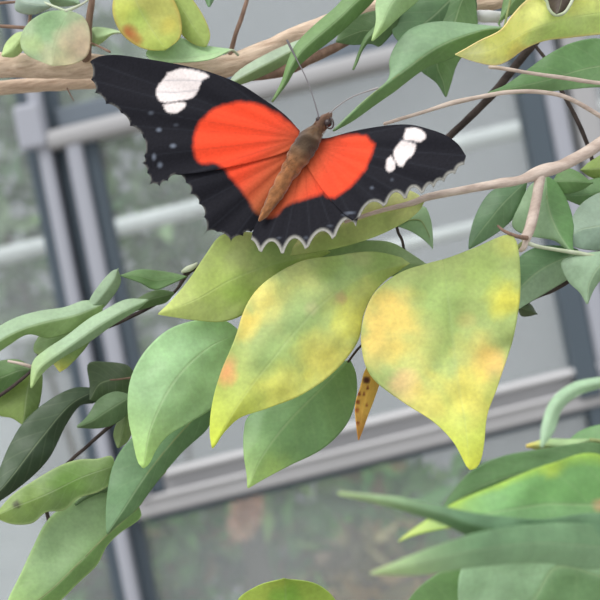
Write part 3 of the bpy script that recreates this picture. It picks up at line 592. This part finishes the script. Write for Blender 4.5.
# --- left bottom
LB = empty('bright_leaf_sprig', Q(125, 500, 18), label='sprig with two long bright green leaves in the bottom left corner', cat='sprig')
tube('stem', [(165, 470, 24, 2), (148, 490, 24, 2), (138, 505, 23, 2), (128, 506, 21, 2), (118, 486, 17, 1.6), (112, 468, 15, 1.6)], GREENSTEM, LB)
leaf(LB, (114, 466), (-6, 517), [(112, 456), (98, 459), (78, 460), (58, 467), (34, 481), (12, 496)], [(112, 482), (98, 492), (78, 498), (64, 510), (46, 512), (32, 523), (12, 524)], (14, 8), side=(2, 1), mid=[(80, 478), (45, 495), (15, 507)], c=(122, 158, 78), cr_=(112, 148, 70), ctip=(146, 170, 88),
     blobs=[(70, 480, 24, (112, 156, 62), .6), (17, 505, 5, (50, 50, 30), .9), (35, 498, 20, (146, 176, 84), .5)], n=40, k=1.0, edge=(180, 200, 140))
leaf(LB, (139, 507), (0, 625), [(118, 486), (86, 494), (62, 507), (46, 522), (34, 545), (20, 575), (8, 600)], [(140, 518), (120, 532), (106, 546), (96, 565), (76, 584), (58, 602), (30, 622)], (22, 8), side=(2, 3), mid=[(108, 534), (80, 562), (45, 595)], c=(136, 172, 112), cr_=(112, 156, 78), ctip=(150, 184, 100), n=48, rib=(.9, .6), edge=(168, 196, 130))
leaf(LB, (118, 482), (75, 505), [(105, 484), (90, 490), (80, 498)], [(114, 492), (98, 496)], (20, 18), c=(92, 128, 76), n=18, m=8)
# --- bottom centre
BC = empty('yellow_green_leaf', Q(285, 640, -15), label='rounded yellow-green leaf peeking over the bottom edge', cat='leaf')
leaf(BC, (290, 650), (284, 579), [(255, 635), (236, 605), (256, 587)], [(330, 635), (338, 606), (318, 585)], (-8, -22), side=(3, 3), c=(172, 196, 74), cr_=(160, 190, 70), blobs=[(285, 600, 20, (120, 170, 70), .7)], n=30, mat=SOFTLEAF, name='blade')
tube('stem', [(290, 648, -8, 2), (292, 680, -5, 2), (300, 740, 5, 2)], GREENSTEM, BC)

# --- bottom right, close to the lens
FG = empty('foreground_sprig', Q(640, 560, -100), label='blurred sprig of long green leaves close to the camera, bottom right', cat='sprig')
tube('stem', [(720, 700, -90, 5), (680, 600, -95, 5), (650, 540, -100, 4.5), (640, 480, -92, 4), (630, 430, -85, 3), (622, 390, -95, 2.5)], GREENSTEM, FG)
g1 = (112, 160, 110)
leaf(FG, (645, 540), (338, 493), [(600, 514), (540, 519), (480, 514), (440, 506), (390, 497)], [(600, 562), (540, 556), (480, 540), (440, 522), (390, 506)], (-105, -150), side=(1, 2), c=(104, 150, 104), cr_=(96, 144, 90), ctip=(190, 210, 160), n=40, rib=None)
leaf(FG, (650, 548), (370, 573), [(600, 526), (540, 524), (480, 532), (430, 548), (395, 562)], [(600, 568), (540, 562), (480, 566), (420, 574)], (-103, -155), side=(1, 2), c=(110, 156, 104), cr_=(128, 172, 122), ctip=(196, 216, 160), n=40)
leaf(FG, (655, 500), (399, 542), [(600, 455), (550, 464), (500, 484), (455, 503), (425, 522), (408, 534)], [(630, 560), (570, 552), (510, 538), (460, 528), (420, 534)], (-92, -118), side=(4, 0), mid=[(600, 505), (540, 505), (480, 516), (430, 530)], c=(108, 166, 84), cr_=(120, 172, 104), ctip=(200, 210, 120),
     blobs=[(550, 470, 14, (190, 200, 60), .6), (500, 482, 12, (160, 190, 70), .6), (600, 505, 8, (200, 160, 120), .9), (450, 506, 16, (160, 190, 70), .6), (500, 508, 30, (140, 186, 126), .5)], n=44, edge=(160, 192, 70), edw=.28, label='broad bright green leaf with a yellow rim')
leaf(FG, (650, 470), (440, 512), [(600, 444), (545, 449), (500, 457), (470, 472), (450, 495)], [(600, 480), (540, 490), (480, 505)], (-82, -95), side=(1, 1), c=(92, 134, 76), cr_=(82, 122, 66), n=36)
leaf(FG, (660, 590), (466, 640), [(600, 558), (540, 556), (490, 560), (463, 566), (458, 600)], [(650, 650), (560, 670)], (-88, -80), side=(0, 0), c=(146, 186, 138), cr_=(112, 156, 96), mid=[(600, 575), (556, 566), (528, 606)], n=40, label='pale green leaf at the bottom edge')
leaf(FG, (560, 640), (404, 606), [(500, 590), (470, 568), (445, 570), (420, 586)], [(540, 660), (460, 660), (415, 630)], (-76, -80), side=(1, 1), c=(104, 148, 80), n=30, m=12)
leaf(FG, (640, 372), (541, 448), [(600, 378), (572, 384), (552, 400), (542, 425)], [(604, 386), (580, 394), (562, 408), (553, 432)], (-95, -105), side=(1, 1), c=(152, 188, 148), n=30, m=10, label='narrow pale leaf curving down')
leaf(FG, (640, 430), (560, 452), [(610, 424), (580, 432)], [(620, 456), (585, 460)], (-84, -80), c=(100, 150, 84), n=24, m=10)
leaf(FG, (590, 440), (526, 446), [(565, 440), (545, 440)], [(570, 452), (545, 450)], (-84, -86), c=(150, 184, 120), ctip=(220, 196, 90), n=20, m=8)
for a, b in (((640, 372, -95), (620, 395, -94)), ((640, 430, -84), (631, 440, -87)), ((590, 440, -84), (631, 444, -87)), ((655, 500, -92), (643, 505, -96)), ((650, 470, -82), (639, 478, -92)), ((660, 590, -88), (676, 590, -95)), ((560, 640, -76), (690, 640, -93))):
    tube('petiole', [a+(2,), tuple((x+y)/2 for x, y in zip(a, b))+(2,), b+(2,)], GREENSTEM, FG, seg=8)

# every sprig goes on, outside the picture, to the planting bed below
def root_down(parent, x, y, z, r, mat):
    k = FW*(F0+z/1000)/600; L = EYE.z/k-((x-300)*SR+(y-300)*CR)
    p = [x-(x-300)*.0, y, z, r]
    tube('stem', [tuple(p), (x+SR*150, y+CR*150, z, r*1.3), (x+SR*L*.5, y+CR*L*.5, z, r*1.7), (x+SR*(L-4), y+CR*(L-4), z, r*2.2)], mat, parent, seg=8, n=40, rough=.03)
root_down(FG, 720, 700, -90, 5, GREENSTEM)
root_down(BC, 300, 740, 5, 2, GREENSTEM)
for par, pts, mt in ((D, [(575, -25, 42, 4.5), (700, -160, 44, 5), (860, -120, 46, 5)], DARKTWIG), (D2, [(600, 190, 36, 2.2), (650, 290, 38, 2.4), (760, 340, 40, 3)], DARKTWIG), (D3, [(620, 250, 24, 2), (680, 240, 26, 2.4), (720, 300, 28, 3)], DARKTWIG),
                     (T, [(650, 112, 14, 7), (730, 60, 16, 8), (960, 100, 16, 8)], TWIG), (A, [(640, 142, 27, 3), (690, 190, 28, 3), (740, 280, 28, 3)], TWIG), (B, [(-60, 64, 40, 12), (-180, 50, 42, 14), (-330, 160, 44, 16)], BARK), (B2, [(-60, 94, 50, 7.6), (-110, 130, 60, 8), (-160, 260, 76, 8)], BARK),
                     (E, [(-60, 436, 26, 2), (-140, 520, 28, 3)], DARKTWIG)):
    tube('stem', pts, mt, par); root_down(par, *pts[-1], mt)
tube('stem', [(40, 490, 30, 2), (50, 535, 34, 2), (35, 590, 36, 2), (20, 680, 38, 2.4)], DARKTWIG, DK); root_down(DK, 20, 680, 38, 2.4, DARKTWIG)
tube('stem', [(128, 508, 23, 2), (95, 545, 26, 2), (50, 590, 26, 2), (60, 680, 26, 2.4)], GREENSTEM, LB); root_down(LB, 60, 680, 26, 2.4, GREENSTEM)

# ================================================================== GLASSHOUSE WALL
DW = 2.0
METAL = plain('grey_painted_metal', C(166, 166, 168), .42, 0.0, .6, .06, 14)
METALW = plain('pale_aluminium', C(160, 163, 173), .4, 0.0, .6, .05, 14)
METALD = plain('blue_grey_metal', C(104, 114, 124), .5, 0.0, .5, .08, 14)
METALH = plain('painted_metal_highlight', C(206, 206, 208), .35, 0.0, .6, .05, 14)  # paler metal that paints the highlight lines of the lower rail
RUBBER = plain('dark_gasket_and_shade', C(76, 88, 98), .6, 0.0, .4, .12, 10)  # gasket rubber, also the painted shadow line below the lower rail
KW = FW*DW/600
def bar(name, p0, p1, w, y0, y1, mat, parent, bev=.004, label=None):
    """a bar between two frame points on the wall, w px wide, from y0 to y1 metres in front (-) / behind (+) the glass"""
    a, b = P(p0[0], p0[1], DW), P(p1[0], p1[1], DW)
    d = (b-a).normalized(); s = Vector((d.z, 0, -d.x))*(w*KW/2)
    vs = []
    for q in (a, b):
        for sg in (-1, 1):
            for y in (y0, y1): vs.append(q+s*sg+Vector((0, y, 0)))
    fs = [(0, 1, 3, 2), (4, 6, 7, 5), (0, 4, 5, 1), (2, 3, 7, 6), (0, 2, 6, 4), (1, 5, 7, 3)]
    return link(name, vs, fs, mat, parent, smooth=False, bevel=bev, label=label)
VS, HS = 0.197, 0.248
def vx(x160, y): return x160+VS*(y-160)
def vbar(name, x160, w, ya, yb, *r, **k): return bar(name, (vx(x160, ya), ya), (vx(x160, yb), yb), w*.98, *r, **k)
def hy(y300, x): return y300-HS*(x-300)
def hbar(name, y300, w, xa, xb, *r, **k): return bar(name, (xa, hy(y300, xa)), (xb, hy(y300, xb)), w*.97, *r, **k)

def struct(name, label=None):
    o = empty(name, P(300, 300, DW), kind='structure', label=label); return o
M1 = struct('trim_1', 'pale vertical mullion of the glasshouse wall at the left')
vbar('backing', 49, 42, -700, 1400, -.004, .03, RUBBER, M1)
vbar('post', 49.5, 14, -700, 1400, -.035, -.004, METALW, M1, bev=.006)
vbar('clamp', 41, 27, 108, 152, -.045, -.03, METALW, M1, bev=.005)
W1 = struct('window_1', 'framed opening pane in the middle of the glasshouse wall')
top0, bot0 = 82.0, 457.0
def yj(y300, x160):    # where the vertical at x160 meets the horizontal y300
    x = x160
    for _ in range(6): x = vx(x160, hy(y300, x))
    return hy(y300, x)
# stile of the opening window (left) and right
vbar('gasket_shade_strip', 94, 15, yj(top0, 94)-4, yj(bot0, 94), -.02, .02, RUBBER, W1)
vbar('stile', 79, 17, yj(top0, 79), yj(bot0, 79), -.035, .02, METALW, W1, bev=.006)
vbar('gasket_shade_strip', 66, 10, yj(top0, 66), yj(bot0, 66), -.015, .02, RUBBER, W1)
vbar('gasket_shade_strip', 541, 24, yj(top0, 541)-140, yj(bot0, 541)+10, -.03, .02, RUBBER, W1)
vbar('stile', 563, 20, yj(top0, 563)-140, yj(bot0, 563), -.03, .02, METALW, W1, bev=.006)
# top rail
hbar('rail', 60, 22, 58, 640, -.012, .02, METALD, W1, bev=.003)
hbar('rail', 82, 20, 48, 640, -.04, .02, METAL, W1, bev=.008)
# lower rail: ledge, recess, lip
hbar('rail', 456, 42, 150, 760, -.012, .02, METAL, W1, bev=.003)
hbar('rail', 438, 6, 165, 760, -.028, -.010, METALH, W1, bev=.006)  # thin ledge strip carrying the painted highlight
hbar('rail', 468, 20, 135, 760, -.024, -.010, METAL, W1, bev=.004)
hbar('rail', 459, 4, 140, 760, -.029, -.022, METALH, W1, bev=.003)
hbar('gasket_shade_strip', 481, 6, 150, 760, -.018, .02, RUBBER, W1)  # dark strip standing in for the shadow under the rail
M2 = struct('trim_2', 'vertical post of the glasshouse wall right of the picture')
vbar('post', 541+52, 26, -700, 1400, -.03, .03, METAL, M2, bev=.006)
vbar('post', 548, 22, yj(bot0, 548)+12, 1400, -.02, .03, RUBBER, M2)

# glass, clouded by dirt and damp
def glass_material(name, haze, c):
    m, nt, out = newmat(name); L = nt.links.new
    tc = N(nt, 'ShaderNodeTexCoord')
    n1 = N(nt, 'ShaderNodeTexNoise', i_Scale=3.5, i_Detail=5.0, i_Roughness=.6); L(tc.outputs['Object'], n1.inputs['Vector'])
    r = N(nt, 'ShaderNodeMapRange'); r.inputs[1].default_value = .3; r.inputs[2].default_value = .7
    r.inputs[3].default_value = haze-.13; r.inputs[4].default_value = haze+.13; L(n1.outputs[0], r.inputs[0])
    tr = N(nt, 'ShaderNodeBsdfTransparent'); tr.inputs[0].default_value = (.93, .96, .95, 1)
    gl = N(nt, 'ShaderNodeBsdfGlossy'); gl.inputs['Roughness'].default_value = .25
    df = N(nt, 'ShaderNodeBsdfDiffuse'); df.inputs[0].default_value = c+(1,)
    tl = N(nt, 'ShaderNodeBsdfTranslucent'); tl.inputs[0].default_value = c+(1,)
    md = N(nt, 'ShaderNodeMixShader'); md.inputs[0].default_value = .5; L(df.outputs[0], md.inputs[1]); L(tl.outputs[0], md.inputs[2])
    m1 = N(nt, 'ShaderNodeMixShader'); m1.inputs[0].default_value = .05; L(tr.outputs[0], m1.inputs[1]); L(gl.outputs[0], m1.inputs[2])
    m2 = N(nt, 'ShaderNodeMixShader'); L(r.outputs[0], m2.inputs[0]); L(m1.outputs[0], m2.inputs[1]); L(md.outputs[0], m2.inputs[2])
    L(m2.outputs[0], out.inputs[0]); return m
GLASS = glass_material('dusty_glass', .24, C(190, 194, 196))
def pane(name, pts, parent, y=.012):
    q = [P(a, b, DW)+Vector((0, y, 0)) for a, b in pts]
    vs = q+[v+Vector((0, .005, 0)) for v in q]
    fs = [(0, 1, 2, 3), (7, 6, 5, 4), (0, 4, 5, 1), (1, 5, 6, 2), (2, 6, 7, 3), (3, 7, 4, 0)]
    return link(name, vs, fs, GLASS, parent, smooth=False)
def quad(x0, x1, y0, y1):
    return [(vx(x0, yj(y0, x0)), yj(y0, x0)), (vx(x1, yj(y0, x1)), yj(y0, x1)), (vx(x1, yj(y1, x1)), yj(y1, x1)), (vx(x0, yj(y1, x0)), yj(y1, x0))]
pane('glass_pane', quad(90, 541, 82, 457), W1)
W2 = struct('window_2', 'dusty pane left of the mullion'); pane('glass_pane', quad(-600, 40, -500, 1100), W2)
W3 = struct('window_3', 'dusty pane below the rail'); pane('glass_pane', quad(60, 590, 470, 1100), W3)
W4 = struct('window_4', 'dusty pane above the top rail'); pane('glass_pane', quad(60, 590, -500, 66), W4)
W5 = struct('window_5', 'pane at the right edge'); pane('glass_pane', quad(570, 1200, -500, 1100), W5)

# ================================================================== OUTSIDE
def at(px, py, d): return P(px, py, d)
FOL = leaf_material('outdoor_foliage', rough=.6, trans=.2, vein=.0)
def bush(name, px, py, d, rx, ry, n, cols, label, cat='shrub', sz=.03, base=None):
    ctr = at(px, py, d); k = FW*d/600
    o = empty(name, Vector((ctr.x, ctr.y, 0)), label=label, cat=cat)
    vs, fs, cs, uv = [], [], [], []
    for i in range(n):
        v = Vector((random.gauss(0, 1), random.gauss(0, 1), random.gauss(0, 1))).normalized()*random.uniform(.35, 1)**.5
        p = ctr+Vector((v.x*rx*k, v.y*.35, v.z*ry*k))
        a = Vector((random.gauss(0, 1), random.gauss(0, 1), random.gauss(0, 1))).normalized(); b = a.cross(Vector((random.random(), random.random(), random.random()))).normalized()
        s = sz*random.uniform(.6, 1.4); c = a.cross(b)*.25*s
        j = len(vs); vs += [p-a*s, p+b*s*.45+c, p+a*s, p-b*s*.45+c]; fs.append((j, j+1, j+2, j+3))
        q = random.choice(cols); w = random.uniform(.8, 1.15); cs += [C(q[0]*w, q[1]*w, q[2]*w)]*4; uv += [(.7, 0), (.9, .5), (.7, 1), (.6, .5)]
    link('foliage', vs, fs, FOL, o, cols=cs, uvs=uv, smooth=False)
    g = []
    for s in range(5):
        a = s*1.3; x = math.cos(a)*rx*k*.3; y = math.sin(a)*.15
        r0 = .012; top = ctr+Vector((x*1.8, y, ry*k*.5)); bot = Vector((ctr.x+x*.3, ctr.y+y*.3, 0))
        j = len(g)
        ring = [Vector((math.cos(t*1.0472)*r0, math.sin(t*1.0472)*r0, 0)) for t in range(6)]
        vv = [bot+r for r in ring]+[top+r*.4 for r in ring]
        link('trunk', vv, [(t, (t+1) % 6, 6+(t+1) % 6, 6+t) for t in range(6)], plain('shrub_bark', C(90, 78, 66)), o)
    return o
def wallbox(name, px0, px1, zlo, zhi, d, th, mat, **kw):
    a = at(px0, 300, d).x; b = at(px1, 300, d).x; y = EYE.y+d
    vs = [(x, yy, z) for x in (a, b) for yy in (y, y+th) for z in (zlo, zhi)]
    fs = [(0, 1, 3, 2), (4, 6, 7, 5), (0, 4, 5, 1), (2, 3, 7, 6), (0, 2, 6, 4), (1, 5, 7, 3)]
    o = link(name, [Vector(v) for v in vs], fs, mat, None, smooth=False, loc=((a+b)/2, y, zlo)); return tag(o, **kw)
wallbox('building', -1800, 2400, 0, 5.5, 7.0, .3, plain('grey_render', C(174, 176, 183), .9, 0, .1, .12, 1.2), label='plain grey outbuilding wall added to cover the bright sky, seen through the dusty glass behind everything', cat='building')  # wall added to hide the brighter sky behind the glass
gr = link('ground', [(-8, 2.1, 0), (8, 2.1, 0), (8, 12, 0), (-8, 12, 0)], [(0, 1, 2, 3)], plain('gravel', C(130, 125, 112), .95, 0, .1, .3, 9), None, smooth=False); gr['kind'] = 'structure'
fl = link('floor', [(-3, -2, 0), (3, -2, 0), (3, 2.1, 0), (-3, 2.1, 0)], [(0, 1, 2, 3)], plain('concrete', C(140, 136, 128), .9, 0, .2, .15, 6), None, smooth=False); fl['kind'] = 'structure'
def tubeout(name, a, b, d, r, mat, parent):
    A_, B_ = at(a[0], a[1], d), at(b[0], b[1], d); k = FW*d/600
    t = (B_-A_).normalized(); n_ = Vector((0, 1, 0)); s = t.cross(n_)
    vs = [q+(n_*math.cos(i*math.pi/6)+s*math.sin(i*math.pi/6))*r*k for q in (A_, B_) for i in range(12)]
    o = link(name, vs, [(i, (i+1) % 12, 12+(i+1) % 12, 12+i) for i in range(12)]+[tuple(range(12)), tuple(range(23, 11, -1))], mat, parent)
    return o
PIPE = plain('white_pipe', C(235, 238, 240), .5)
PR = empty('pipe_rack', Vector((at(-260, 300, 3.3).x, EYE.y+3.3, 0)), label='rack of two pale sloping pipes outside the glass, behind the butterfly', cat='pipe rack')
tubeout('pipe', (-230, 313), (860, 46), 3.3, 9, PIPE, PR); tubeout('pipe', (-230, 400), (860, 133), 3.3, 7, PIPE, PR)
for q in (-226, 856):
    a = at(q, 260 if q < 0 else 20, 3.3); b = Vector((a.x, a.y, 0)); k = FW*3.3/600*8
    vs = [v+Vector((math.cos(i*math.pi/6)*k, math.sin(i*math.pi/6)*k, 0)) for v in (b, a) for i in range(12)]
    link('post', vs, [(i, (i+1) % 12, 12+(i+1) % 12, 12+i) for i in range(12)]+[tuple(range(12)), tuple(range(23, 11, -1))], PIPE, PR)
pe = at(30, 450, 3.0).x
bx_ = [(x, y, z) for x in (pe-1.2, pe) for y in (EYE.y+3.0, EYE.y+3.04) for z in (0, at(0, 335, 3.0).z)]
tag(link('board', [Vector(v) for v in bx_], [(0, 1, 3, 2), (4, 6, 7, 5), (0, 4, 5, 1), (2, 3, 7, 6), (0, 2, 6, 4), (1, 5, 7, 3)], plain('white_board', C(214, 216, 222), .6), None, smooth=False, loc=(pe-.6, EYE.y+3.0, 0), bevel=.01),
    label='pale board standing outside the glass in the lower left corner', cat='board')
GG = [(96, 158, 78), (116, 172, 92), (64, 112, 52), (136, 172, 96)]
bush('shrub', 70, 190, 5.0, 190, 190, 1800, [(120, 150, 110), (140, 166, 124), (100, 132, 96), (150, 170, 140)], 'blurred grey-green shrub outside the glass at the left', sz=.045)
bush('shrub', 290, 690, 4.1, 360, 235, 4200, GG+[(140, 120, 80)], 'blurred green shrub outside the glass below the rail', sz=.05)
bush('shrub', 390, 655, 3.15, 70, 130, 500, [(190, 160, 116), (150, 140, 100), (130, 112, 92)], 'brownish shrub outside the glass, bottom, beside the long leaf tips', sz=.045)
bush('flowering_shrub', 247, 511, 2.9, 17, 4, 300, [(236, 190, 160), (226, 170, 146)], 'small cluster of pink flowers outside the glass, just below the rail', sz=.012)

# ================================================================== LIGHT AND CAMERA
w = bpy.data.worlds.new('World'); scn.world = w; w.use_nodes = True; nt = w.node_tree; nt.nodes.clear()
wo = nt.nodes.new('ShaderNodeOutputWorld'); bg = nt.nodes.new('ShaderNodeBackground')
tc = nt.nodes.new('ShaderNodeTexCoord'); sp = nt.nodes.new('ShaderNodeSeparateXYZ'); nt.links.new(tc.outputs['Generated'], sp.inputs[0])
rp = nt.nodes.new('ShaderNodeValToRGB'); rp.color_ramp.elements[0].position = 0.0; rp.color_ramp.elements[1].position = 1.0
rp.color_ramp.elements[0].color = (.55, .56, .57, 1); rp.color_ramp.elements[1].color = (1.0, 1.0, 1.02, 1)
mr = nt.nodes.new('ShaderNodeMapRange'); mr.inputs[1].default_value = -.2; mr.inputs[2].default_value = 1.0; nt.links.new(sp.outputs[2], mr.inputs[0])
nt.links.new(mr.outputs[0], rp.inputs[0]); nt.links.new(rp.outputs[0], bg.inputs[0]); bg.inputs[1].default_value = 1.1
nt.links.new(bg.outputs[0], wo.inputs[0])
sl = bpy.data.lights.new('sun', 'SUN'); sl.energy = 1.5; sl.angle = math.radians(35); sl.color = (1.0, .98, .95)
so = bpy.data.objects.new('sun', sl); col.objects.link(so)
so.rotation_euler = Vector((.35, .62, -1.0)).to_track_quat('-Z', 'Y').to_euler()
cam = bpy.data.cameras.new('camera'); co = bpy.data.objects.new('camera', cam); col.objects.link(co)
cam.sensor_width = 36; cam.lens = 36/FW; cam.clip_start = .01; cam.clip_end = 100
co.matrix_world = Matrix(((CR, SR, 0, EYE.x), (0, 0, -1, EYE.y), (-SR, CR, 0, EYE.z), (0, 0, 0, 1)))
cam.dof.use_dof = True; cam.dof.focus_distance = F0-.004; cam.dof.aperture_fstop = cam.lens/2.6
scn.camera = co
scn.view_settings.view_transform = 'Standard'; scn.view_settings.look = 'None'; scn.view_settings.gamma = 1.0
scn.view_settings.use_curve_mapping = False; scn.view_settings.exposure = 0.3
